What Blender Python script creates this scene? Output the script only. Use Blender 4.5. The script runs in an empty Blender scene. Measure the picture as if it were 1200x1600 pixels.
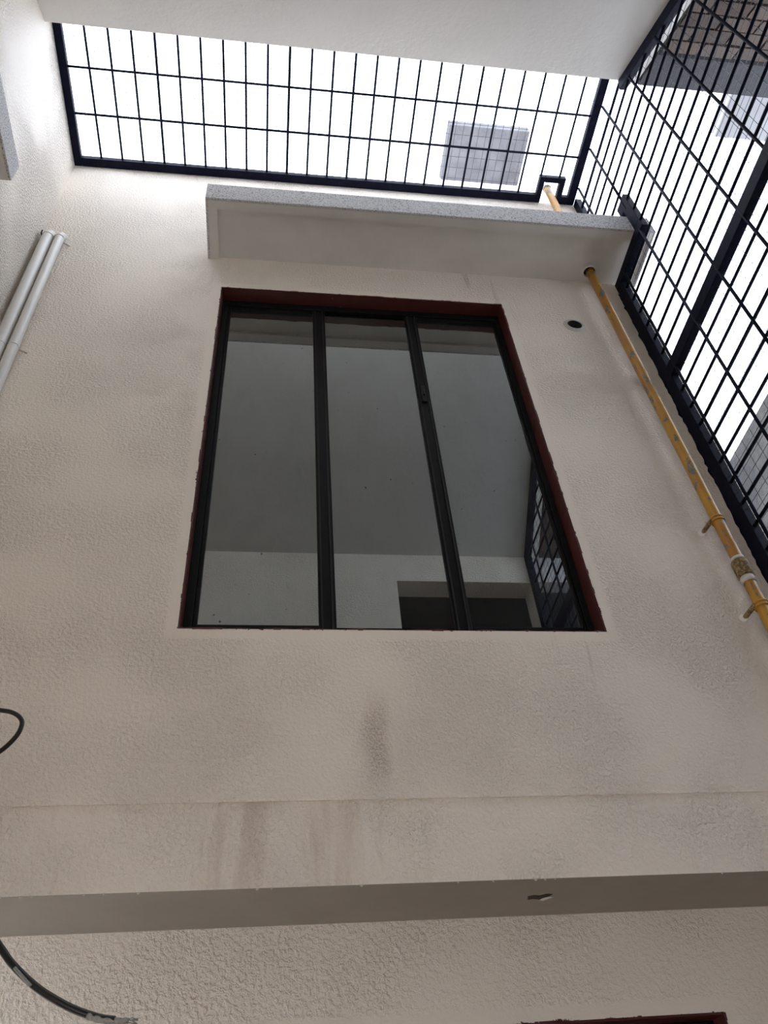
import bpy, math, random
from mathutils import Matrix, Vector
random.seed(7)

# ------------------------------------------------------------------ camera / sky / exposure
H = 1.55                      # eye height above the courtyard floor; all z below are given from eye level
SC = bpy.context.scene
COL = SC.collection
R = ((0.9909639746505261, -0.11296891316947094, -0.07230785297697599),
     (0.026990893842600786, 0.6960218752546251, -0.717513094526234),
     (0.13138452189816308, 0.7090779744318275, 0.6927817358889071))
cam_d = bpy.data.cameras.new('camera')
cam_d.sensor_fit = 'VERTICAL'
cam_d.sensor_height = 24.0
cam_d.sensor_width = 18.0
cam_d.lens = 1258.766 / 1600 * 24.0
cam_d.clip_start = 0.02
cam = bpy.data.objects.new('camera', cam_d)
COL.objects.link(cam)
cam.matrix_world = Matrix(((R[0][0], -R[1][0], -R[2][0], 0.0),
                           (R[0][1], -R[1][1], -R[2][1], 0.0),
                           (R[0][2], -R[1][2], -R[2][2], H),
                           (0, 0, 0, 1)))
SC.camera = cam
world = bpy.data.worlds.new('overcast_sky')
SC.world = world
world.use_nodes = True
bg = world.node_tree.nodes['Background']
bg.inputs['Color'].default_value = (0.85, 0.92, 1.045, 1)
bg.inputs['Strength'].default_value = 1.0
SC.view_settings.view_transform = 'Standard'
SC.view_settings.look = 'None'
SC.view_settings.gamma = 1.0
SC.view_settings.use_curve_mapping = False
SC.view_settings.exposure = 2.36
SC.cycles.max_bounces = 16
SC.cycles.diffuse_bounces = 12

# ------------------------------------------------------------------ materials
class NT:
    def __init__(s, name):
        s.m = bpy.data.materials.new(name); s.m.use_nodes = True
        s.t = s.m.node_tree; s.p = s.t.nodes['Principled BSDF']
        s.out = s.t.nodes['Material Output']
        s._pos = None
    def n(s, kind, **kw):
        nd = s.t.nodes.new(kind)
        for k, v in kw.items(): setattr(nd, k, v)
        return nd
    def l(s, a, b): s.t.links.new(a, b)
    def put(s, sock, v):
        if hasattr(v, 'is_linked'): s.l(v, sock)
        else: sock.default_value = v
    def math(s, op, a, b=0.0, c=0.0, clamp=False):
        nd = s.n('ShaderNodeMath', operation=op, use_clamp=clamp)
        for i, v in enumerate((a, b, c)): s.put(nd.inputs[i], v)
        return nd.outputs[0]
    def pos(s):
        if s._pos is None:
            g = s.n('ShaderNodeNewGeometry'); s._pos = g.outputs['Position']
        return s._pos
    def xyz(s):
        sp = s.n('ShaderNodeSeparateXYZ'); s.l(s.pos(), sp.inputs[0]); return sp.outputs
    def noise(s, scale, detail=3.0, rough=0.5, stretch=(1, 1, 1), offs=(0, 0, 0), vec=None):
        mp = s.n('ShaderNodeMapping'); s.l(vec or s.pos(), mp.inputs['Vector'])
        mp.inputs['Scale'].default_value = stretch; mp.inputs['Location'].default_value = offs
        nd = s.n('ShaderNodeTexNoise'); s.l(mp.outputs[0], nd.inputs['Vector'])
        nd.inputs['Scale'].default_value = scale; nd.inputs['Detail'].default_value = detail
        nd.inputs['Roughness'].default_value = rough
        return nd.outputs['Fac']
    def ramp(s, v, lo, hi, a=0.0, b=1.0):
        nd = s.n('ShaderNodeMapRange'); nd.clamp = True; nd.interpolation_type = 'SMOOTHSTEP'
        s.put(nd.inputs['Value'], v)
        for k, x in (('From Min', lo), ('From Max', hi), ('To Min', a), ('To Max', b)): s.put(nd.inputs[k], x)
        return nd.outputs['Result']
    def mix(s, f, a, b):
        nd = s.n('ShaderNodeMix', data_type='RGBA')
        s.put(nd.inputs[0], f)
        for i, v in ((6, a), (7, b)):
            if isinstance(v, tuple): nd.inputs[i].default_value = (*v[:3], 1)
            else: s.l(v, nd.inputs[i])
        return nd.outputs[2]
    def col(s, v):
        if isinstance(v, tuple): s.p.inputs['Base Color'].default_value = (*v[:3], 1)
        else: s.l(v, s.p.inputs['Base Color'])
    def bump(s, h, strength, dist):
        b = s.n('ShaderNodeBump'); s.put(b.inputs['Height'], h); s.put(b.inputs['Strength'], strength)
        b.inputs['Distance'].default_value = dist; s.l(b.outputs[0], s.p.inputs['Normal'])
    def rough(s, v): s.put(s.p.inputs['Roughness'], v)

def rect_dist(k, x0, x1, z0, z1):
    o = k.xyz()
    dx = k.math('MAXIMUM', k.math('SUBTRACT', x0, o[0]), k.math('SUBTRACT', o[0], x1))
    dz = k.math('MAXIMUM', k.math('SUBTRACT', z0, o[2]), k.math('SUBTRACT', o[2], z1))
    return k.math('MAXIMUM', dx, dz)

PAINT = (0.905, 0.832, 0.738)
MAROON = (0.075, 0.014, 0.014)

def stucco(name, base=PAINT, openings=(), stains=False, streak=False, amp=1.0, rough=0.62):
    k = NT(name)
    big = k.noise(1.3, 3)
    med = k.noise(90, 2.0, 0.5)
    fine = k.noise(240, 2, 0.5)
    c = k.mix(k.ramp(big, 0.3, 0.72), tuple(x * 0.94 for x in base), base)
    dirt = k.ramp(k.noise(230, 2, 0.6), 0.66, 0.74, 0, 0.18)
    c = k.mix(dirt, c, (0.33, 0.28, 0.24))
    if stains:
        o = k.xyz()
        wob = k.math('MULTIPLY', k.math('SUBTRACT', k.noise(9, 2, offs=(3, 0, 1)), 0.5), 0.06)
        # damp mark under the big window, centred x=.305
        dx = k.math('ABSOLUTE', k.math('SUBTRACT', k.math('ADD', o[0], wob), 0.315))
        m = k.math('MULTIPLY', k.ramp(dx, 0.012, 0.06, 1, 0),
                   k.math('MULTIPLY', k.ramp(o[2], H + 1.0, H + 1.14), k.ramp(o[2], H + 1.22, H + 1.40, 1, 0)))
        sp = k.ramp(k.noise(150, 3, 0.7), 0.42, 0.6, 0.25, 1)
        c = k.mix(k.math('MULTIPLY', k.math('MULTIPLY', m, sp), 0.5), c, (0.22, 0.125, 0.085))
        # rusty streaks below the window's right corner
        st = k.ramp(k.noise(26, 3, 0.6, stretch=(1, 1, 0.08)), 0.56, 0.7)
        z2 = k.math('MULTIPLY', k.ramp(o[2], H + 1.28, H + 1.58), k.ramp(o[0], 0.93, 1.0))
        z2 = k.math('MULTIPLY', z2, k.ramp(o[0], 1.1, 1.18, 1, 0))
        c = k.mix(k.math('MULTIPLY', k.math('MULTIPLY', z2, st), 0.3), c, (0.25, 0.17, 0.12))
        # warm grime beside the window's left edge
        gx = k.math('MULTIPLY', k.ramp(o[0], -0.75, -0.45), k.ramp(o[0], -0.42, -0.33, 1, 0))
        gx = k.math('MULTIPLY', gx, k.math('MULTIPLY', k.ramp(o[2], H + 2.0, H + 2.9), k.ramp(k.noise(3.5, 3), 0.42, 0.65)))
        c = k.mix(k.math('MULTIPLY', gx, 0.22), c, (0.42, 0.33, 0.25))
    if streak:
        o = k.xyz()
        st = k.ramp(k.noise(9, 4, 0.6, stretch=(1, 1, 0.12), offs=(2.2, 0, 0)), 0.52, 0.7)
        st = k.math('MULTIPLY', st, k.ramp(o[0], 0.1, 0.5, 1, 0.25))
        c = k.mix(k.math('MULTIPLY', st, 0.4), c, (0.46, 0.35, 0.26))
    patch = k.ramp(k.noise(2.2, 3, offs=(5, 1, 2)), 0.36, 0.6, 0.35, 1.0)
    strength = k.math('MULTIPLY', patch, 0.9 * amp)
    for (x0, x1, z0, z1) in openings:
        d = rect_dist(k, x0, x1, z0, z1)
        strength = k.math('MULTIPLY', strength, k.ramp(d, 0.03, 0.05, 0.12, 1))
        edge = k.math('MULTIPLY', k.ramp(k.noise(14, 8, 0.8, offs=(0, 4, 0)), 0.54, 0.70), 0.009)
        mar = k.math('LESS_THAN', k.math('SUBTRACT', d, edge), 0.0015)
        white = k.math('LESS_THAN', k.math('SUBTRACT', d, edge), 0.006)
        c = k.mix(k.math('MULTIPLY', white, 0.5), c, (0.8, 0.78, 0.74))
        c = k.mix(mar, c, MAROON)
    k.col(c)
    h = k.math('ADD', k.math('MULTIPLY', k.ramp(med, 0.35, 0.7), 0.75), k.math('MULTIPLY', fine, 0.35))
    k.bump(h, strength, 0.0075)
    k.rough(rough)
    k.p.inputs['Specular IOR Level'].default_value = 0.35
    return k.m

def plain(name, c, rough=0.5, metal=0.0, noise_amt=0.0, nscale=20.0, bump=0.0, bscale=80.0):
    k = NT(name)
    if noise_amt:
        k.col(k.mix(k.ramp(k.noise(nscale, 4, 0.6), 0.3, 0.7), tuple(x * (1 - noise_amt) for x in c), c))
    else: k.col(c)
    k.rough(rough); k.p.inputs['Metallic'].default_value = metal
    if bump: k.bump(k.noise(bscale, 4, 0.6), bump, 0.006)
    return k.m

W1 = (-0.31, 1.152, 1.595, 3.716)          # upstairs window opening x0,x1,z0,z1
W2 = (-0.15, 1.297, -0.75, 0.496)          # window opening in the set-back wall below
M = {}
M['front'] = stucco('stucco_front', openings=[(W1[0], W1[1], W1[2] + H, W1[3] + H)], stains=True)
M['lower'] = stucco('stucco_lower', openings=[(W2[0], W2[1], W2[2] + H, W2[3] + H)], amp=0.8)
M['beam'] = stucco('stucco_beam', streak=True, amp=1.0)
M['side'] = stucco('stucco_side', amp=1.5, rough=0.42)
M['back'] = stucco('stucco_back', amp=0.8)
M['soffit'] = plain('soffit_paint', (0.70, 0.68, 0.655), 0.6, 0, 0.05, 3.0, 0.35, 30)
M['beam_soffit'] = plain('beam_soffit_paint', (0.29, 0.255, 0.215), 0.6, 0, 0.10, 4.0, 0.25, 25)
M['ledge'] = plain('ledge_paint', (0.74, 0.72, 0.69), 0.65, 0, 0.08, 5.0, 0.12, 60)

k = NT('dash_render')                       # grey pebble-dash on the ledge faces
sp = k.ramp(k.noise(150, 3, 0.8), 0.36, 0.50)
k.col(k.mix(sp, (0.10, 0.10, 0.11), (0.74, 0.74, 0.75))); k.bump(k.noise(210, 3, 0.75), 0.8, 0.006); k.rough(0.8)
M['dash'] = k.m

k = NT('black_iron')
k.col(k.mix(k.ramp(k.noise(30, 4), 0.4, 0.7), (0.006, 0.007, 0.018), (0.010, 0.011, 0.024)))
k.rough(0.55); k.p.inputs['Specular IOR Level'].default_value = 0.06; k.bump(k.noise(60, 3), 0.2, 0.003)
M['iron'] = k.m
M['wire'] = plain('galvanised_wire', (0.07, 0.07, 0.08), 0.45, 0.3)

k = NT('maroon_paint')
ch = k.ramp(k.noise(38, 4, 0.7, stretch=(1, 1, 0.6)), 0.70, 0.74)
k.col(k.mix(ch, k.mix(k.noise(7, 3), (0.06, 0.013, 0.014), (0.11, 0.026, 0.022)), (0.5, 0.46, 0.42)))
k.rough(0.35); k.bump(k.noise(25, 3), 0.25, 0.004)
M['maroon'] = k.m
M['alu'] = plain('black_aluminium', (0.008, 0.008, 0.009), 0.45, 0.0, 0.3, 40)
M['alu'].node_tree.nodes['Principled BSDF'].inputs['Specular IOR Level'].default_value = 0.13
M['alu_edge'] = plain('black_gasket', (0.004, 0.004, 0.004), 0.7)
M['dark'] = plain('dark_interior', (0.05, 0.05, 0.05), 0.9, 0, 0.3, 3)  # darkness of unlit rooms painted into the colour

k = NT('tinted_glass')
gl = k.n('ShaderNodeBsdfGlossy'); gl.inputs['Roughness'].default_value = 0.006
gl.inputs['Color'].default_value = (0.93, 1.0, 1.0, 1)
df = k.n('ShaderNodeBsdfDiffuse'); df.inputs['Color'].default_value = (0.012, 0.013, 0.013, 1)
fr = k.n('ShaderNodeFresnel'); fr.inputs['IOR'].default_value = 3.3
mx = k.n('ShaderNodeMixShader'); k.l(fr.outputs[0], mx.inputs[0]); k.l(df.outputs[0], mx.inputs[1]); k.l(gl.outputs[0], mx.inputs[2])
dust = k.n('ShaderNodeBsdfDiffuse'); dust.inputs['Color'].default_value = (0.20, 0.195, 0.185, 1)
drop = k.n('ShaderNodeBsdfDiffuse'); drop.inputs['Color'].default_value = (0.02, 0.02, 0.02, 1)
haze = k.math('ADD', k.ramp(k.noise(5, 5, 0.7, stretch=(1, 1, 0.5)), 0.35, 0.8, 0.02, 0.14),
              k.ramp(k.noise(28, 4, 0.6, stretch=(1, 1, 0.7)), 0.62, 0.75, 0.0, 0.10))
mx2 = k.n('ShaderNodeMixShader'); k.l(haze, mx2.inputs[0]); k.l(mx.outputs[0], mx2.inputs[1]); k.l(dust.outputs[0], mx2.inputs[2])
spots = k.ramp(k.noise(46, 1, 0.3, offs=(7, 0, 2)), 0.79, 0.82, 0.0, 0.7)
mx3 = k.n('ShaderNodeMixShader'); k.l(spots, mx3.inputs[0]); k.l(mx2.outputs[0], mx3.inputs[1]); k.l(drop.outputs[0], mx3.inputs[2])
k.l(mx3.outputs[0], k.out.inputs[0])
M['glass'] = k.m

k = NT('yellow_gas_paint')
o = k.xyz()
chip = k.ramp(k.noise(22, 4, 0.65, stretch=(1.3, 1.3, 0.7)), 0.565, 0.59)
base = k.mix(k.ramp(k.noise(6, 3), 0.35, 0.65), (0.42, 0.20, 0.035), (0.52, 0.27, 0.03))
k.col(k.mix(chip, base, (0.16, 0.155, 0.13))); k.rough(0.4); k.bump(chip, 0.35, -0.003)
M['yellow'] = k.m
k = NT('rusty_fitting')
k.col(k.mix(k.ramp(k.noise(60, 4, 0.7), 0.45, 0.6), (0.13, 0.085, 0.04), (0.36, 0.25, 0.10))); k.rough(0.7); k.bump(k.noise(60, 3), 0.6, 0.004)
M['rust'] = k.m
M['plaster'] = plain('white_plaster', (0.95, 0.94, 0.92), 0.8)
M['tape'] = plain('white_tape', (0.66, 0.63, 0.58), 0.6)
M['pvc'] = plain('white_pvc', (0.70, 0.69, 0.66), 0.35, 0, 0.06, 6)
M['pvc_shade'] = plain('pipe_inside_shade', (0.05, 0.05, 0.055), 0.8)  # shade inside the white stub, painted as a dark colour
M['black_cable'] = plain('black_cable_sheath', (0.007, 0.006, 0.006), 0.32)
M['braid'] = plain('frayed_braid', (0.36, 0.35, 0.33), 0.55, 0.4, 0.4, 200)
M['floor'] = plain('cement_floor', (0.62, 0.47, 0.32), 0.7, 0, 0.15, 2.5, 0.2, 40)
k = NT('rough_cement')
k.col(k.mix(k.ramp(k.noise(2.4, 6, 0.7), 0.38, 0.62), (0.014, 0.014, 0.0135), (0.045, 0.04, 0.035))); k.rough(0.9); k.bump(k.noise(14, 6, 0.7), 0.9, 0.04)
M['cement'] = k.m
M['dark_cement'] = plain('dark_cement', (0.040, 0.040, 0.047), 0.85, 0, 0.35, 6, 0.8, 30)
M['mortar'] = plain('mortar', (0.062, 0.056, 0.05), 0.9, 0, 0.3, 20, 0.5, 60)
k = NT('old_brick')
oi = k.n('ShaderNodeObjectInfo')
bc = k.mix(oi.outputs['Random'], (0.060, 0.036, 0.027), (0.105, 0.074, 0.058))
k.col(k.mix(k.ramp(k.noise(9, 4), 0.4, 0.65, 0, 0.5), bc, (0.075, 0.07, 0.065))); k.rough(0.9); k.bump(k.noise(70, 4), 0.6, 0.006)
M['brick'] = k.m
M['white'] = plain('white_fascia', (0.42, 0.42, 0.45), 0.6, 0, 0.08, 4)
M['canopy'] = plain('old_concrete', (0.17, 0.165, 0.175), 0.85, 0, 0.3, 7, 0.6, 25)
M['grey'] = plain('grey_concrete', (0.42, 0.41, 0.42), 0.8, 0, 0.2, 5, 0.4, 30)

# ------------------------------------------------------------------ builders (coordinates: z from eye level)
WL = {}
def tag(o, label=None, cat=None, group=None, kind=None):
    if label: o['label'] = label
    if cat: o['category'] = cat
    if group: o['group'] = group
    if kind: o['kind'] = kind
    return o
def empty(name, loc, label=None, cat=None, group=None, kind=None):
    o = bpy.data.objects.new(name, None); COL.objects.link(o)
    w = Vector((loc[0], loc[1], loc[2] + H)); o.location = w; WL[o] = w
    o.empty_display_size = 0.1
    return tag(o, label, cat, group, kind)
def link(name, me, w, parent=None):
    o = bpy.data.objects.new(name, me); COL.objects.link(o)
    WL[o] = w
    if parent is not None:
        o.parent = parent; o.location = w - WL[parent]
    else: o.location = w
    return o
def mesh(name, verts, faces, mat, parent=None, smooth=False, bevel=0.0, mats=None, fmat=None):
    vs = [Vector(v) for v in verts]
    mn = Vector([min(v[i] for v in vs) for i in range(3)]); mxv = Vector([max(v[i] for v in vs) for i in range(3)])
    c = Vector(((mn[0] + mxv[0]) / 2, (mn[1] + mxv[1]) / 2, mn[2]))
    me = bpy.data.meshes.new(name)
    me.from_pydata([tuple(v - c) for v in vs], [], faces)
    for m in (mats or [mat]): me.materials.append(m)
    if fmat:
        for p, i in zip(me.polygons, fmat): p.material_index = i
    if smooth:
        for p in me.polygons: p.use_smooth = True
    me.update()
    o = link(name, me, Vector((c[0], c[1], c[2] + H)), parent)
    if bevel:
        b = o.modifiers.new('bevel', 'BEVEL'); b.width = bevel; b.segments = 2; b.limit_method = 'ANGLE'
    return o
class MB:
    def __init__(s): s.v = []; s.f = []; s.mi = []
    def box(s, x0, x1, y0, y1, z0, z1, mi=0):
        b = len(s.v)
        s.v += [(x0, y0, z0), (x1, y0, z0), (x1, y1, z0), (x0, y1, z0), (x0, y0, z1), (x1, y0, z1), (x1, y1, z1), (x0, y1, z1)]
        s.f += [tuple(b + i for i in q) for q in ((0, 3, 2, 1), (4, 5, 6, 7), (0, 1, 5, 4), (1, 2, 6, 5), (2, 3, 7, 6), (3, 0, 4, 7))]
        s.mi += [mi] * 6; return s
    def prism(s, poly, x0, x1, mi=0):          # yz polygon (counter-clockwise seen from +x) extruded along x
        b = len(s.v); n = len(poly)
        s.v += [(x0, y, z) for y, z in poly] + [(x1, y, z) for y, z in poly]
        s.f += [tuple(b + i for i in reversed(range(n))), tuple(b + n + i for i in range(n))]
        for i in range(n):
            j = (i + 1) % n; s.f.append((b + i, b + j, b + n + j, b + n + i))
        s.mi += [mi] * (n + 2); return s
    def tube(s, pts, r, seg=16, cap=True, mi=0, r_in=0.0):
        pts = [Vector(p) for p in pts]; rs = r if isinstance(r, (list, tuple)) else [r] * len(pts)
        b = len(s.v); up = None
        for i, p in enumerate(pts):
            t = (pts[min(i + 1, len(pts) - 1)] - pts[max(i - 1, 0)]).normalized()
            if up is None:
                up = Vector((0, 0, 1)) if abs(t.z) < 0.9 else Vector((0, 1, 0))
            a = (up - t * up.dot(t)).normalized(); c = t.cross(a); up = a
            for q in range(seg):
                an = 2 * math.pi * q / seg
                s.v.append(tuple(p + (a * math.cos(an) + c * math.sin(an)) * rs[i]))
        for i in range(len(pts) - 1):
            for q in range(seg):
                q2 = (q + 1) % seg
                s.f.append((b + i * seg + q, b + i * seg + q2, b + (i + 1) * seg + q2, b + (i + 1) * seg + q)); s.mi.append(mi)
        if cap:
            s.f.append(tuple(b + q for q in reversed(range(seg)))); s.f.append(tuple(b + (len(pts) - 1) * seg + q for q in range(seg))); s.mi += [mi, mi]
        return s
    def build(s, name, mat, parent=None, smooth=False, bevel=0.0, mats=None):
        o = mesh(name, s.v, s.f, mat, parent, False, bevel, mats, s.mi if mats else None)
        if smooth:
            for p in o.data.polygons: p.use_smooth = len(p.vertices) == 4
        return o
def plate(xs, zs, y0, y1, hole):              # wall plate in xz with grid cells left out
    v, f, idx = [], [], {}
    def vid(i, j, q):
        if (i, j, q) not in idx:
            idx[(i, j, q)] = len(v); v.append((xs[i], (y0, y1)[q], zs[j]))
        return idx[(i, j, q)]
    nx, nz = len(xs) - 1, len(zs) - 1
    solid = lambda i, j: 0 <= i < nx and 0 <= j < nz and (i, j) not in hole
    for i in range(nx):
        for j in range(nz):
            if not solid(i, j): continue
            f.append((vid(i, j, 0), vid(i + 1, j, 0), vid(i + 1, j + 1, 0), vid(i, j + 1, 0)))
            f.append((vid(i, j, 1), vid(i, j + 1, 1), vid(i + 1, j + 1, 1), vid(i + 1, j, 1)))
            if not solid(i - 1, j): f.append((vid(i, j, 0), vid(i, j + 1, 0), vid(i, j + 1, 1), vid(i, j, 1)))
            if not solid(i + 1, j): f.append((vid(i + 1, j, 0), vid(i + 1, j, 1), vid(i + 1, j + 1, 1), vid(i + 1, j + 1, 0)))
            if not solid(i, j - 1): f.append((vid(i, j, 0), vid(i, j, 1), vid(i + 1, j, 1), vid(i + 1, j, 0)))
            if not solid(i, j + 1): f.append((vid(i, j + 1, 0), vid(i + 1, j + 1, 0), vid(i + 1, j + 1, 1), vid(i, j + 1, 1)))
    return v, f
RODS = {}
def rod(name, a, b, r, mat, parent, seg=8):   # straight bar, mesh shared between alike bars
    a, b = Vector(a), Vector(b); d = b - a; c = (a + b) / 2
    key = (tuple(round(x, 3) for x in d), r, seg, mat.name)
    if key not in RODS:
        mb = MB().tube([-d / 2, d / 2], r, seg)
        me = bpy.data.meshes.new(name); me.from_pydata(mb.v, [], mb.f); me.materials.append(mat)
        for p in me.polygons: p.use_smooth = len(p.vertices) == 4
        RODS[key] = me
    return link(name, RODS[key], Vector((c[0], c[1], c[2] + H)), parent)

# ------------------------------------------------------------------ structure
L, RX, FY, TOP = -1.267, 1.872, 2.2, 5.012     # left wall, grille plane, front wall plane, roof grille level
BY = 0.125                                     # face of the wall above the viewer
LIPY, LIPZ, SLOPE = 1.395, 4.86, 0.75          # free edge of the sloping slab
CORZ = LIPZ - SLOPE * (LIPY - BY)
END = 1.965                                     # front wall's right end
fl = -H

tag(MB().box(L - 0.2, 4.15, -4.0, 6.2, fl - 0.1, fl).build('floor', M['floor']), 'bare cement floor of the light well', 'floor', kind='structure')
v, f = plate([L - 0.15, W1[0], W1[1], 1.475, 1.557, END], [1.005, W1[2], 3.511, 3.593, W1[3], TOP - 0.012], FY, FY + 0.25, {(1, 1), (1, 2), (1, 3), (3, 2)})
tag(mesh('wall_front', v, f, M['front']), 'cream stucco wall holding the large three-pane window', 'wall', kind='structure')
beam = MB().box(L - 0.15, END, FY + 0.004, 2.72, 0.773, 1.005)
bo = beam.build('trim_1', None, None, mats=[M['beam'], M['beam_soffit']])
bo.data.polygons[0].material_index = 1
tag(bo, 'stained cream beam across the wall below the large window', 'beam', kind='structure')
# chipped paint on the beam's underside
cp = [(0.735, 2.338), (0.752, 2.33), (0.770, 2.334), (0.788, 2.322), (0.806, 2.326), (0.800, 2.345), (0.784, 2.352), (0.778, 2.368), (0.757, 2.36), (0.742, 2.366)]
n = len(cp)
mesh('paint_chip', [(x, y, 0.7725) for x, y in cp] + [(x, y, 0.774) for x, y in cp],
     [tuple(reversed(range(n))), tuple(range(n, 2 * n))] + [(i, (i + 1) % n, n + (i + 1) % n, n + i) for i in range(n)],
     plain('bare_maroon_patch', (0.035, 0.017, 0.015), 0.7, 0, 0.5, 90), bo)
cp2 = [(0.778, 2.368), (0.80, 2.345), (0.812, 2.35), (0.80, 2.362), (0.79, 2.376)]
n = len(cp2)
mesh('paint_chip', [(x, y, 0.7715) for x, y in cp2] + [(x, y, 0.774) for x, y in cp2],
     [tuple(reversed(range(n))), tuple(range(n, 2 * n))] + [(i, (i + 1) % n, n + (i + 1) % n, n + i) for i in range(n)],
     M['tape'], bo)
for i in range(16):                            # paint drips along the beam's lower edge
    x = random.uniform(-0.75, 1.6); s = random.uniform(0.0015, 0.0035)
    MB().tube([(x - s, FY + 0.008, 0.773), (x, FY + 0.006, 0.7705), (x + s * 1.6, FY + 0.008, 0.773)], [s * .4, s * .8, s * .3], 6).build('paint_drip', M['tape'], bo, True)

v, f = plate([L - 0.15, W2[0], W2[1], END], [fl, W2[2], W2[3], 0.773], 2.505, 2.72, {(1, 1)})
wl2 = mesh('wall_front_lower', v, f, M['lower'])
tag(wl2, 'cream stucco wall set back under the beam', 'wall', kind='structure')
tag(MB().box(L - 0.2, L, -1.1, FY + 0.02, fl, TOP - 0.01).build('wall_left', M['side']), 'bright cream stucco wall rising at the left', 'wall', kind='structure')
# wall above the viewer with a dark opening, and the recess the viewer stands in
OP = (0.868, 1.87, 2.45, 3.66)
v, f = plate([L, OP[0], OP[1], 1.905], [0.80, OP[2], OP[3], CORZ + 0.02], -0.06, BY, {(1, 1)})
tag(mesh('wall_back', v, f, M['back']), 'pale wall with a dark opening, seen mirrored in the panes', 'wall', kind='structure')
tag(MB().box(OP[0] - 0.1, OP[1] + 0.1, -0.92, -0.9, OP[2] - 0.1, OP[3] + 0.1).box(OP[0] - 0.1, OP[1] + 0.1, -0.9, -0.061, OP[3] + 0.02, OP[3] + 0.06).box(OP[0] - 0.1, OP[1] + 0.1, -0.9, -0.061, OP[2] - 0.06, OP[2] - 0.02)
    .box(OP[0] - 0.1, OP[0] - 0.06, -0.9, -0.061, OP[2], OP[3]).box(OP[1] + 0.06, OP[1] + 0.1, -0.9, -0.061, OP[2], OP[3]).build('wall_back_recess', M['dark']),
    'dark room behind the opening in the rear wall', 'wall', kind='structure')
tag(MB().box(L, END, -1.05, BY, 0.74, 0.80).build('ceiling_back', M['grey']), 'underside of the storey above the viewer', 'ceiling', kind='structure')
tag(MB().box(0.3, END, -1.1, -1.0, fl, 0.74).box(L, 0.3, -1.1, -1.0, -0.05, 0.74).build('wall_back_lower', M['grey']), 'grey cement wall behind the viewer on the ground floor', 'wall', kind='structure')  # unseen wall; the gap at its left is added to let in fill light
wr = MB().box(RX + 0.01, END, -1.0, 2.5, fl, 0.9).build('wall_right', M['grey'])
tag(wr, 'low grey cement wall carrying the tall side grille', 'wall', kind='structure')
# sloping painted slab
th = 0.13
MBs = MB().prism([(LIPY, LIPZ), (LIPY, LIPZ + th), (BY - 0.2, CORZ - SLOPE * 0.2 + th), (BY - 0.2, CORZ - SLOPE * 0.2 + 0.03), (BY, CORZ)], L, 1.975)
tag(MBs.build('ceiling', M['soffit']), 'smooth cream underside of the sloping slab above the light well', 'ceiling', kind='structure')

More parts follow.
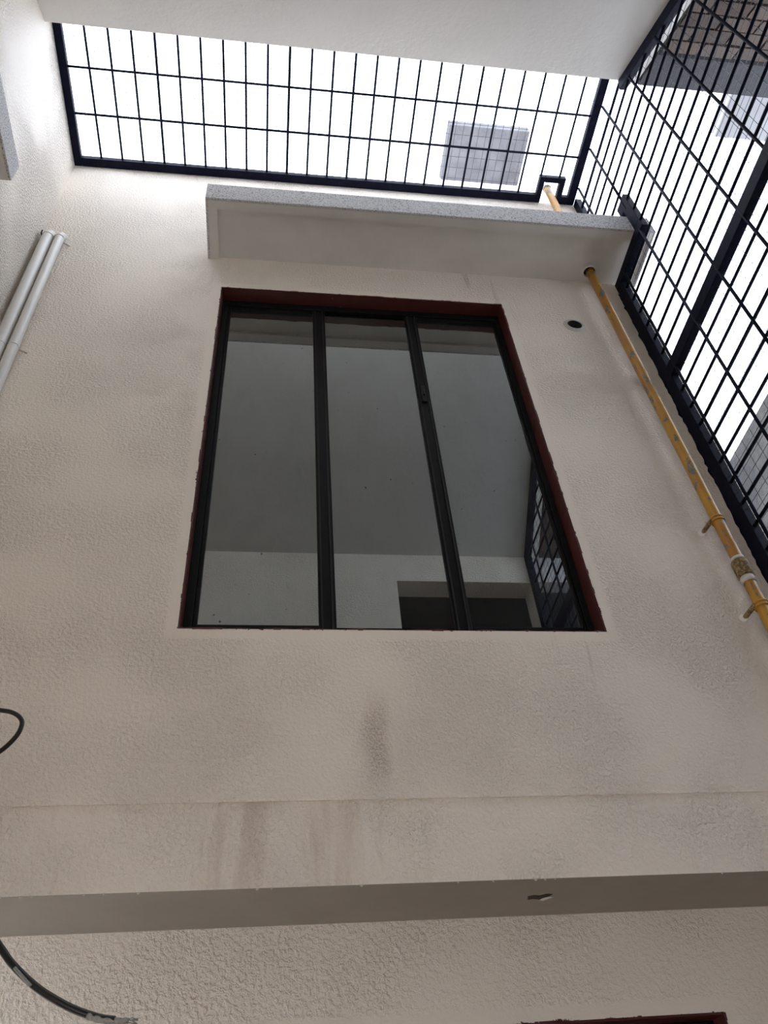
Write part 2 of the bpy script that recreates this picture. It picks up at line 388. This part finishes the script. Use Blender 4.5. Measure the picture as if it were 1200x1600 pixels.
# ------------------------------------------------------------------ windows
def window(name, W, y_wall, fy, gy, label, splits, mull, latch=True):
    x0, x1, z0, z1 = W
    w = empty(name, ((x0 + x1) / 2, fy, z0), label, 'window', kind='structure')
    t = 0.004
    rv = empty('reveal', ((x0 + x1) / 2, y_wall, z0))
    rv.parent = w; rv.location = WL[rv] - WL[w]
    def strip(nm, pts_a, pts_b, nrm):          # painted reveal face with a ragged outer edge
        pass
    N = 46
    def ragged(a0, a1, fn, nm):
        vs, fs = [], []
        for i in range(N + 1):
            s = a0 + (a1 - a0) * i / N
            e = y_wall + random.uniform(-0.0015, 0.006) * (1 if random.random() < 0.75 else 1.6)
            vs += [fn(s, e, t), fn(s, fy + 0.05, t), fn(s, e, -t), fn(s, fy + 0.05, -t)]
        for i in range(N):
            a, b = 4 * i, 4 * i + 4
            fs += [(a, a + 1, b + 1, b), (a, b, b + 2, a + 2)]
        mesh(nm, vs, fs, M['maroon'], rv)
    ragged(x0, x1, lambda s, y, d: (s, y, z1 - d), 'painted_edge')
    ragged(x0, x1, lambda s, y, d: (s, y, z0 + d), 'painted_edge')
    ragged(z0, z1, lambda s, y, d: (x0 + d, y, s), 'painted_edge')
    ragged(z0, z1, lambda s, y, d: (x1 - d, y, s), 'painted_edge')
    a0, a1, b0, b1 = x0 + 0.004, x1 - 0.004, z0 + 0.004, z1 - 0.004
    fr = MB()
    fr.box(a0, a0 + 0.03, fy, fy + 0.075, b0, b1).box(a1 - 0.026, a1, fy, fy + 0.075, b0, b1)
    fr.box(a0 + 0.03, a1 - 0.026, fy, fy + 0.075, b1 - 0.045, b1).box(a0 + 0.03, a1 - 0.026, fy, fy + 0.075, b0, b0 + 0.04)
    fo = fr.build('outer_frame', M['alu'], w, bevel=0.002)
    # sliding sashes, each with its stiles, rails and pane
    xs = [a0 + 0.03] + splits + [a1 - 0.026]
    for i in range(3):
        l_ = xs[i] - (mull / 2 if i else 0); r_ = xs[i + 1] + (mull / 2 if i < 2 else 0)
        yo = fy + (0.014 if i == 1 else 0.006)
        if i == 1: l_ += 0.0; r_ -= 0.0
        s = empty('sash', ((l_ + r_) / 2, yo, b0 + 0.04)); s.parent = w; s.location = WL[s] - WL[w]
        zl, zh = b0 + 0.04, b1 - 0.045
        sl = 0.016 if i == 0 else mull * (0.5 if i == 1 else 1.0)
        sr = 0.012 if i == 2 else mull * (0.5 if i == 1 else 1.0)
        # stiles: outer sashes carry the full meeting stile, the middle one sits behind it
        if i == 1:
            ys = yo + 0.012; l2, r2 = l_ + mull * 0.35, r_ - mull * 0.35
            sl = sr = mull * 0.65
        else: ys = yo; l2, r2 = l_, r_
        MB().box(l2, l2 + sl, ys, ys + 0.02, zl, zh).build('stile', M['alu'], s, bevel=0.003)
        MB().box(r2 - sr, r2, ys, ys + 0.02, zl, zh).build('stile', M['alu'], s, bevel=0.003)
        MB().box(l2 + sl, r2 - sr, ys + 0.001, ys + 0.019, zh - 0.03, zh).build('top_rail', M['alu'], s, bevel=0.002)
        MB().box(l2 + sl, r2 - sr, ys + 0.001, ys + 0.019, zl, zl + 0.03).build('bottom_rail', M['alu'], s, bevel=0.002)
        MB().box(l2 + sl - 0.004, r2 - sr + 0.004, gy, gy + 0.005, zl + 0.026, zh - 0.026).build('pane', M['glass'], s)
        if i != 1:                              # raised ribs on the meeting stile
            mx_ = r2 - sr if i == 0 else l2
            for q in (0.20, 0.80):
                MB().box(mx_ + mull * q - 0.003, mx_ + mull * q + 0.003, ys - 0.004, ys, zl, zh).build('stile_rib', M['alu_edge'], s)
        if i == 2 and latch:
            MB().box(l2 + 0.018, l2 + 0.040, ys - 0.012, ys, zl + 1.30, zl + 1.42).box(l2 + 0.024, l2 + 0.034, ys - 0.022, ys - 0.012, zl + 1.34, zl + 1.37).build('latch', M['alu_edge'], s, bevel=0.002)
    # dark panel added behind the panes so nothing shines through
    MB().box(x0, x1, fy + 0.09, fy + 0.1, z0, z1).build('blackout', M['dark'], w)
    return w
window('window_1', W1, FY, 2.272, 2.288, 'large black framed three-pane window with maroon reveal on cream wall', [0.185, 0.667], 0.062)
window('window_2', W2, 2.505, 2.575, 2.59, 'top corner of a maroon edged window under the beam', [0.30, 0.80], 0.06, False)

# ------------------------------------------------------------------ ledges over the windows
def ledge_front():
    x0, x1, yo, z0, z1 = -0.40, 1.985, 1.864, 3.99, 4.145
    t = empty('window_ledge', ((x0 + x1) / 2, FY, z0), 'long concrete sunshade ledge with speckled grey face above the large window', 'ledge')
    MB().box(x0 + 0.012, x1 - 0.012, yo + 0.012, FY + 0.01, z0 + 0.024, z1).build('slab', M['ledge'], t)
    MB().box(x0, x1, yo, yo + 0.012, z0, z1 + 0.002).build('fascia', M['dash'], t, bevel=0.003)
    MB().box(x0, x0 + 0.012, yo + 0.012, FY, z0, z1 + 0.002).build('fascia', M['dash'], t, bevel=0.002)
    MB().box(x1 - 0.012, x1, yo + 0.012, FY, z0, z1 + 0.002).build('fascia', M['dash'], t, bevel=0.002)
    MB().box(x0 + 0.012, x1 - 0.012, yo + 0.012, yo + 0.058, z0, z0 + 0.025).build('drip_edge', M['ledge'], t)
    MB().box(x0 + 0.012, x0 + 0.058, yo + 0.058, FY, z0, z0 + 0.025).build('drip_edge', M['ledge'], t)
ledge_front()
def ledge_left():
    x1, ye, ys, z0, z1 = -1.127, 1.585, 0.25, 3.405, 3.545
    t = empty('window_ledge', (L, (ye + ys) / 2, z0), 'speckled concrete ledge end jutting from the left wall at the photo edge', 'ledge')
    MB().box(L - 0.01, x1 - 0.012, ys, ye, z0, z1).build('slab', M['ledge'], t, bevel=0.003)
    MB().box(x1 - 0.012, x1, ys, ye, z0, z1 + 0.002).build('fascia', M['dash'], t, bevel=0.003)
ledge_left()

# ------------------------------------------------------------------ roof grille (horizontal)
g = empty('roof_grille', (0.3, 1.8, TOP), 'black iron grille with wire mesh lying flat over the light well', 'grille')
fz0, fz1 = TOP - 0.022, TOP + 0.018
def bar(parent, *a, name='frame_bar'): return MB().box(*a).build(name, M['iron'], parent, bevel=0.003)
bar(g, L + 0.002, L + 0.047, 1.25, 2.198, fz0, fz1)
bar(g, L + 0.047, 1.598, 2.148, 2.198, fz0, fz1)
bar(g, 1.768, 1.812, 2.148, 2.198, fz0, fz1)
bar(g, 1.812, 1.862, 1.25, 2.198, fz0, fz1)
bar(g, L + 0.047, 1.812, 1.25, 1.295, fz0, fz1)
bar(g, 1.598, 1.632, 2.03, 2.198, fz0, fz1, name='pipe_notch_bar'); bar(g, 1.734, 1.768, 2.03, 2.198, fz0, fz1, name='pipe_notch_bar'); bar(g, 1.632, 1.734, 2.03, 2.064, fz0, fz1, name='pipe_notch_bar')
for i in range(24):
    x = -1.106 + i * (1.728 + 1.106) / 23
    rod('rod', (x, 1.28, TOP), (x, 2.05 if 1.598 < x < 1.768 else 2.165, TOP), 0.0068, M['iron'], g)
for y in (1.398, 1.647, 1.897):
    rod('cross_rod', (L + 0.03, y, TOP - 0.008), (1.83, y, TOP - 0.008), 0.0068, M['iron'], g)
wm = MB()
def wire(mb, a, b, r=0.0014):
    mb.tube([a, b], r, 4, False)
for i in range(63):
    x = -1.215 + i * 0.0484
    wire(wm, (x, 1.28, TOP + 0.012), (x, 2.17, TOP + 0.012))
for j in range(14):
    y = 1.30 + j * 0.0665
    wire(wm, (L + 0.02, y, TOP + 0.0135), (1.84, y, TOP + 0.0135))
tag(wm.build('wire_mesh', M['wire'], g), kind='stuff')

# ------------------------------------------------------------------ side grille (vertical, towards the neighbour)
BOT = 0.90
g = empty('side_grille', (RX, 1.2, BOT), 'tall black iron grille with wire mesh closing the right side', 'grille')
gx0, gx1 = RX - 0.012, RX + 0.028
def sb(y0, y1, z0, z1, name='frame_bar'): return MB().box(gx0, gx1, y0, y1, z0, z1).build(name, M['iron'], g, bevel=0.003)
sb(2.135, 2.198, BOT, 3.925)                   # post on the front wall
sb(1.80, 2.198, 3.925, 3.988)                  # under the ledge
sb(1.80, 1.862, 3.988, 4.29)                   # up the ledge face
sb(1.862, 1.90, 4.20, 4.29)
sb(1.90, 2.198, 4.147, 4.20)
sb(2.15, 2.198, 4.20, TOP - 0.024)
sb(BY + 0.002, BY + 0.065, BOT, CORZ - 0.03)   # post on the rear wall
sb(BY + 0.065, 2.135, BOT, BOT + 0.06)
sb(BY + 0.065, 2.135, 3.055, 3.13, 'mid_rail')
slo = math.hypot(1, SLOPE); w_ = 0.085
MB().prism([(LIPY + 0.0, LIPZ - 0.003), (BY + 0.004, CORZ - 0.003), (BY + 0.004, CORZ - 0.003 - w_), (LIPY + 0.03, LIPZ - w_ + 0.02)][::-1], gx0, gx1).build('sloping_bar', M['iron'], g, bevel=0.003)
def ylo(z):                                    # rods start at the rear post or at the slab
    if z < CORZ - 0.06: return BY + 0.03
    if z < LIPZ - 0.03: return BY + (z - CORZ + 0.06) / SLOPE
    return 1.25
zs = [3.242 + 0.125 * i for i in range(0, 15)] + [2.942 - 0.125 * i for i in range(0, 16)]
for z in zs:
    if z > TOP - 0.03: continue
    y1 = 2.165
    if 3.925 < z < 4.29: y1 = 1.83
    rod('rod', (RX + 0.004, ylo(z), z), (RX + 0.004, y1, z), 0.0074, M['iron'], g)
def zhi(y):
    if y < LIPY: return CORZ + (y - BY) * SLOPE - 0.06
    return TOP - 0.02
for i in range(8):
    y = 0.335 + i * 0.25
    if y > 2.1: continue
    top = zhi(y)
    if y > 1.80:
        rod('upright_rod', (RX - 0.006, y, BOT + 0.04), (RX - 0.006, y, 3.95), 0.0074, M['iron'], g)
        rod('upright_rod', (RX - 0.006, y, 4.18), (RX - 0.006, y, top), 0.0074, M['iron'], g)
    else:
        rod('upright_rod', (RX - 0.006, y, BOT + 0.04), (RX - 0.006, y, top), 0.0074, M['iron'], g)
sv, sf = [], []                                # black paint smeared onto the wall along the post
for i in range(121):
    z = BOT + 0.1 + (3.9 - BOT - 0.1) * i / 120
    e = gx0 - 0.002 - max(0.0, random.gauss(0.001, 0.004)) - (0.006 if random.random() < 0.08 else 0)
    sv += [(e, FY - 0.0012, z), (gx0 + 0.004, FY - 0.0012, z), (e, FY + 0.001, z), (gx0 + 0.004, FY + 0.001, z)]
for i in range(120):
    a = 4 * i; sf += [(a, a + 1, a + 5, a + 4), (a, a + 4, a + 6, a + 2)]
mesh('paint_smear', sv, sf, M['iron'], g)
wm = MB()
z = BOT + 0.05
while z < TOP - 0.03:
    y1 = 1.80 if 3.95 < z < 4.25 else 2.16
    wire(wm, (RX + 0.014, ylo(z), z), (RX + 0.014, y1, z)); z += 0.0484
y = BY + 0.06
while y < 2.17:
    top = zhi(y)
    if y > 1.8:
        wire(wm, (RX + 0.0155, y, BOT + 0.03), (RX + 0.0155, y, 3.94)); wire(wm, (RX + 0.0155, y, 4.25), (RX + 0.0155, y, top))
    else: wire(wm, (RX + 0.0155, y, BOT + 0.03), (RX + 0.0155, y, top))
    y += 0.0665
tag(wm.build('wire_mesh', M['wire'], g), kind='stuff')

# ------------------------------------------------------------------ yellow gas pipe
PT, PB = Vector((1.692, 2.126, 3.99)), Vector((1.744, 2.132, 0.86))
def pp(z): return PT + (PB - PT) * ((PT.z - z) / (PT.z - PB.z))
t = empty('gas_pipe', (pp(fl).x, pp(fl).y, fl), 'chipped yellow gas pipe climbing the front wall beside the side grille', 'pipe')
MB().tube([pp(fl), pp(0.0), pp(0.86), pp(1.4), pp(2.0), pp(2.6), pp(3.2), pp(3.7), pp(4.2)], 0.0225, 20).build('pipe', M['yellow'], t, True)
up = [pp(4.2), pp(4.6), pp(5.04)]
MB().tube([pp(5.035), pp(5.075), pp(5.085)], [0.0265, 0.0265, 0.02], 20).build('cap', M['pvc'], t, True)
MB().tube(up, 0.0225, 20).build('upper_pipe', M['yellow'], t, True)
c = pp(1.83)
MB().tube([pp(1.872), pp(1.866), pp(1.80), pp(1.794)], [0.028, 0.0315, 0.0315, 0.028], 20).build('coupling', M['rust'], t, True)
MB().tube([pp(1.886), pp(1.872)], 0.0255, 20).build('tape_band', M['tape'], t, True)
MB().tube([pp(1.794), pp(1.768)], 0.0265, 20).build('tape_band', M['tape'], t, True)
for zc in (2.085, 1.665):
    cl = MB().tube([pp(zc + 0.011), pp(zc + 0.004)], 0.0275, 20).tube([pp(zc - 0.004), pp(zc - 0.011)], 0.0275, 20).tube([pp(zc + 0.005), pp(zc - 0.005)], 0.025, 20).build('clamp', M['yellow'], t, True)
    p = pp(zc)
    MB().tube([p + Vector((-0.02, 0.0, 0)), p + Vector((-0.028, 0.02, -0.002)), (p.x - 0.036, FY + 0.004, zc - 0.006)], [0.011, 0.009, 0.009], 10).build('bracket', M['rust'], cl, True)
    MB().tube([(p.x - 0.040, FY + 0.002, zc - 0.008), (p.x - 0.043, FY - 0.006, zc - 0.010)], [0.020, 0.014], 7).build('plaster_dab', M['plaster'], cl, True)
# sleeve in the ledge the pipe passes through
s = empty('pipe_sleeve', (PT.x, PT.y, 3.975), 'pale sleeve ring where the yellow pipe enters the ledge', 'sleeve')
sx, sy = PT.x - 0.006, PT.y - 0.004
def ring(cx, cy, z0, z1, ri, ro, seg=24):
    v, f = [], []
    for q in range(seg):
        a = 2 * math.pi * q / seg; ca, sa = math.cos(a), math.sin(a)
        v += [(cx + ri * ca, cy + ri * sa, z0), (cx + ro * ca, cy + ro * sa, z0), (cx + ro * ca, cy + ro * sa, z1), (cx + ri * ca, cy + ri * sa, z1)]
    for q in range(seg):
        a, b = 4 * q, 4 * ((q + 1) % seg)
        for i in range(4):
            j = (i + 1) % 4; f.append((a + i, b + i, b + j, a + j))
    return v, f
v, f = ring(sx, sy, 3.984, 4.0145, 0.032, 0.040); mesh('ring', v, f, M['pvc'], s)
MB().tube([(sx, sy, 4.0105), (sx, sy, 4.0135)], 0.0330, 24).build('gap_shade', M['alu_edge'], s)  # black disc paints the shade in the hole around the pipe

# ------------------------------------------------------------------ vent stub in the wall
t = empty('vent_pipe', (1.516, FY, 3.55), 'short open white pipe stub poking from the wall right of the window', 'pipe')
v, f = [], []
seg = 28; cx, cz = 1.516, 3.552
prof = [(0.038, FY + 0.06), (0.0395, FY - 0.008), (0.042, FY - 0.011), (0.045, FY - 0.008), (0.046, FY - 0.002), (0.059, FY - 0.0005), (0.060, FY + 0.01)]
for q in range(seg):
    a = 2 * math.pi * q / seg
    v += [(cx + r * math.cos(a), y, cz + r * math.sin(a)) for r, y in prof]
m_ = len(prof)
for q in range(seg):
    a, b = m_ * q, m_ * ((q + 1) % seg)
    for i in range(m_ - 1): f.append((a + i, a + i + 1, b + i + 1, b + i))
mesh('stub', v, f, M['pvc'], t, smooth=True)
MB().tube([(cx, FY - 0.006, cz), (cx, FY + 0.046, cz)], 0.0383, 28, False).build('shade_liner', M['pvc_shade'], t, True)  # dark tube added to paint the shade inside the white stub
MB().tube([(cx, FY + 0.045, cz), (cx, FY + 0.043, cz)], 0.0395, 24).build('bore_shade', M['pvc_shade'], t)  # dark disc painting the shaded depth of the stub

# ------------------------------------------------------------------ white drain pipes in the left corner
def pvc(x, y, r, zt, label):
    t = empty('drain_pipe', (x, y, fl), label, 'pipe', 'white drain pipes in the left corner')
    MB().tube([(x, y, fl), (x, y, 1.0), (x, y, zt - 0.04), (x, y + 0.003, zt - 0.015), (x, y + 0.012, zt + 0.012), (x, y + 0.03, zt + 0.034), (x, y + 0.06, zt + 0.05)], r, 20).build('pipe', M['pvc'], t, True)
    MB().tube([(x, y, zt - 0.026), (x, y, zt - 0.034)], r + 0.0015, 20).build('clamp', M['pvc'], t, True)
    for zc in (3.07, 1.9):
        c = MB().tube([(x, y, zc + 0.004), (x, y, zc - 0.004)], r + 0.0012, 20).build('clamp', M['pvc'], t, True)
    return t
t1 = pvc(-1.219, 2.168, 0.0285, 4.08, 'thicker white drain pipe nearest the corner of the left wall')
t2 = pvc(-1.161, 2.172, 0.0235, 4.08, 'thinner white drain pipe beside the thicker corner one')
for zc in (4.03, 3.07):
    MB().tube([(-1.14, 2.188, zc), (-1.115, 2.195, zc - 0.004), (-1.108, 2.202, zc - 0.004)], [0.004, 0.004, 0.006], 8).build('clamp_screw', M['pvc'], t2, True)
tag(MB().box(-1.247, -1.241, 2.140, 2.143, 4.035, 4.065).box(-1.247, -1.241, 2.143, 2.2, 4.035, 4.04).build('wall_clip', M['alu_edge']),
    'tiny black clip at the top of the thicker drain pipe', 'clip')

# ------------------------------------------------------------------ loose cables
def spline(pts, n=10):
    pts = [Vector(p) for p in pts]; out = []
    P = [pts[0] * 2 - pts[1]] + pts + [pts[-1] * 2 - pts[-2]]
    for i in range(1, len(P) - 2):
        for q in range(n):
            u = q / n; a, b, c, d = P[i - 1], P[i], P[i + 1], P[i + 2]
            out.append(0.5 * ((2 * b) + (c - a) * u + (2 * a - 5 * b + 4 * c - d) * u * u + (3 * b - a - 3 * c + d) * u ** 3))
    return out + [pts[-1]]
t = empty('cable', (L, 1.68, 0.9), 'looped black cable sticking out at the left edge above the beam', 'cable')
MB().tube(spline([(L, 1.72, 1.06), (-1.05, 1.71, 1.06), (-0.80, 1.70, 1.03), (-0.66, 1.70, 1.008), (-0.608, 1.70, 1.002), (-0.580, 1.70, 0.996), (-0.560, 1.70, 0.982), (-0.553, 1.70, 0.964), (-0.559, 1.70, 0.936), (-0.584, 1.70, 0.901), (-0.63, 1.69, 0.860), (-0.75, 1.68, 0.78), (-1.0, 1.67, 0.70), (L, 1.66, 0.68)]), 0.0052, 12).build('sheath', M['black_cable'], t, True)
t = empty('cable', (L, 1.70, 0.4), 'cut black cable with a frayed pale end hanging under the beam', 'cable')
pts = [(L, 1.70, 0.98), (-0.95, 1.70, 0.86), (-0.70, 1.70, 0.70), (-0.56, 1.70, 0.585), (-0.487, 1.70, 0.507), (-0.457, 1.70, 0.476), (-0.404, 1.70, 0.435), (-0.342, 1.70, 0.402), (-0.29, 1.70, 0.384), (-0.262, 1.70, 0.379)]
MB().tube(spline(pts), 0.0068, 12).build('sheath', M['black_cable'], t, True)
br = MB().tube(spline([(-0.31, 1.70, 0.389), (-0.285, 1.699, 0.381), (-0.255, 1.699, 0.377), (-0.238, 1.70, 0.377)], 6), [0.0070 - 0.00012 * i + 0.0004 * math.sin(i * 1.7) for i in range(19)], 10)
br.build('braid', M['braid'], t, True)
for i in range(7):
    a = random.uniform(-0.004, 0.004); b = random.uniform(-0.007, 0.007)
    MB().tube([(-0.243, 1.70 + a, 0.377 + a), (-0.232, 1.70 + a + b * .4, 0.377 + a + b * .5), (-0.222, 1.70 + b, 0.375 + b)], 0.0009, 5).build('loose_strand', M['braid'], t, True)
MB().tube(spline([(-0.45, 1.688, 0.468), (-0.43, 1.687, 0.450), (-0.415, 1.688, 0.437)], 5), 0.0028, 8).build('torn_strip', M['braid'], t, True)

# ------------------------------------------------------------------ next door, beyond the side grille
X2 = 3.95
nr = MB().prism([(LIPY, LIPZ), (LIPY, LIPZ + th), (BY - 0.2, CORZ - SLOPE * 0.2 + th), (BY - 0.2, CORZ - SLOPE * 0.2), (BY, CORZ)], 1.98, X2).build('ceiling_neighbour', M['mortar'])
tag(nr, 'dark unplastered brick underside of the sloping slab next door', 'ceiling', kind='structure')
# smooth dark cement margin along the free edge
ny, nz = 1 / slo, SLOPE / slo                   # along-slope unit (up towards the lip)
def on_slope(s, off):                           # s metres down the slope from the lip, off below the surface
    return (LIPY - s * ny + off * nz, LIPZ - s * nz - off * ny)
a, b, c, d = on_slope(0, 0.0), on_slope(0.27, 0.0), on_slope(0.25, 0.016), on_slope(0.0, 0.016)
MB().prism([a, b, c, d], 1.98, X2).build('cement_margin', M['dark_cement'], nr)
BRK = {}
for row in range(13):
    s0 = 0.275 + row * 0.098
    for cidx in range(10):
        x0 = 1.99 + cidx * 0.205 - (0.1 if row % 2 else 0)
        x0 = max(x0, 1.985); x1 = min(1.99 + cidx * 0.205 - (0.1 if row % 2 else 0) + 0.193, X2 - 0.01)
        if x1 - x0 < 0.05 or s0 + 0.088 > 1.56: continue
        ln = round(x1 - x0, 3)
        if ln not in BRK:
            mb = MB().box(-ln / 2, ln / 2, -0.043, 0.043, -0.008, 0.008)
            me = bpy.data.meshes.new('brick'); me.from_pydata(mb.v, [], mb.f); me.materials.append(M['brick']); BRK[ln] = me
        y, z = on_slope(s0 + 0.043, 0.002 + random.uniform(0, 0.006))
        o = link('brick', BRK[ln], Vector(((x0 + x1) / 2, y, z + H)), nr)
        o.rotation_euler = (math.atan(SLOPE) + random.uniform(-.02, .02), random.uniform(-.01, .01), random.uniform(-.01, .01))
t = MB().box(2.66, X2, LIPY + 0.03, 1.715, 5.05, 5.15).box(2.70, X2, LIPY + 0.005, LIPY + 0.03, 4.99, 5.13).build('neighbour_fascia', M['white'], bevel=0.004)
tag(t, 'white fascia box beyond the side grille beside the brick slab', 'fascia')
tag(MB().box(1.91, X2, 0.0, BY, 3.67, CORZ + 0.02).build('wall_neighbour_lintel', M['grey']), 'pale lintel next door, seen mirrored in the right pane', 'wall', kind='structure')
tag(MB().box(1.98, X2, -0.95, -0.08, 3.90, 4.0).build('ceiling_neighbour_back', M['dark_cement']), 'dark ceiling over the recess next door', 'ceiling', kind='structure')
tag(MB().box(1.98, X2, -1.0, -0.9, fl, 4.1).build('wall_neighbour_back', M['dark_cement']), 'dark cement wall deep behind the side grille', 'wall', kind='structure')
tag(MB().box(X2, X2 + 0.15, -1.0, 2.6, fl, 2.9).box(X2, X2 + 0.15, 2.6, 6.0, fl, 5.03).build('wall_neighbour', M['cement']), 'rough grey cement wall next door at the right photo edge', 'wall', kind='structure')  # unseen near stretch lowered to let more sky light in
# rooftop block with a small canopy, above the front wall
t = empty('rooftop_canopy', (1.58, 2.74, 4.99), 'small grey concrete canopy slab seen through the roof grille', 'canopy')
MB().box(1.252, 1.905, 2.30, 2.735, 6.5, 6.6).build('slab', M['canopy'], t, bevel=0.006)
MB().box(1.26, 1.90, 2.735, 2.85, 5.0, 7.2).build('wall', M['plaster'], t)
MB().box(1.20, 1.96, 2.45, 3.0, 4.90, 5.0).build('base', M['grey'], t)
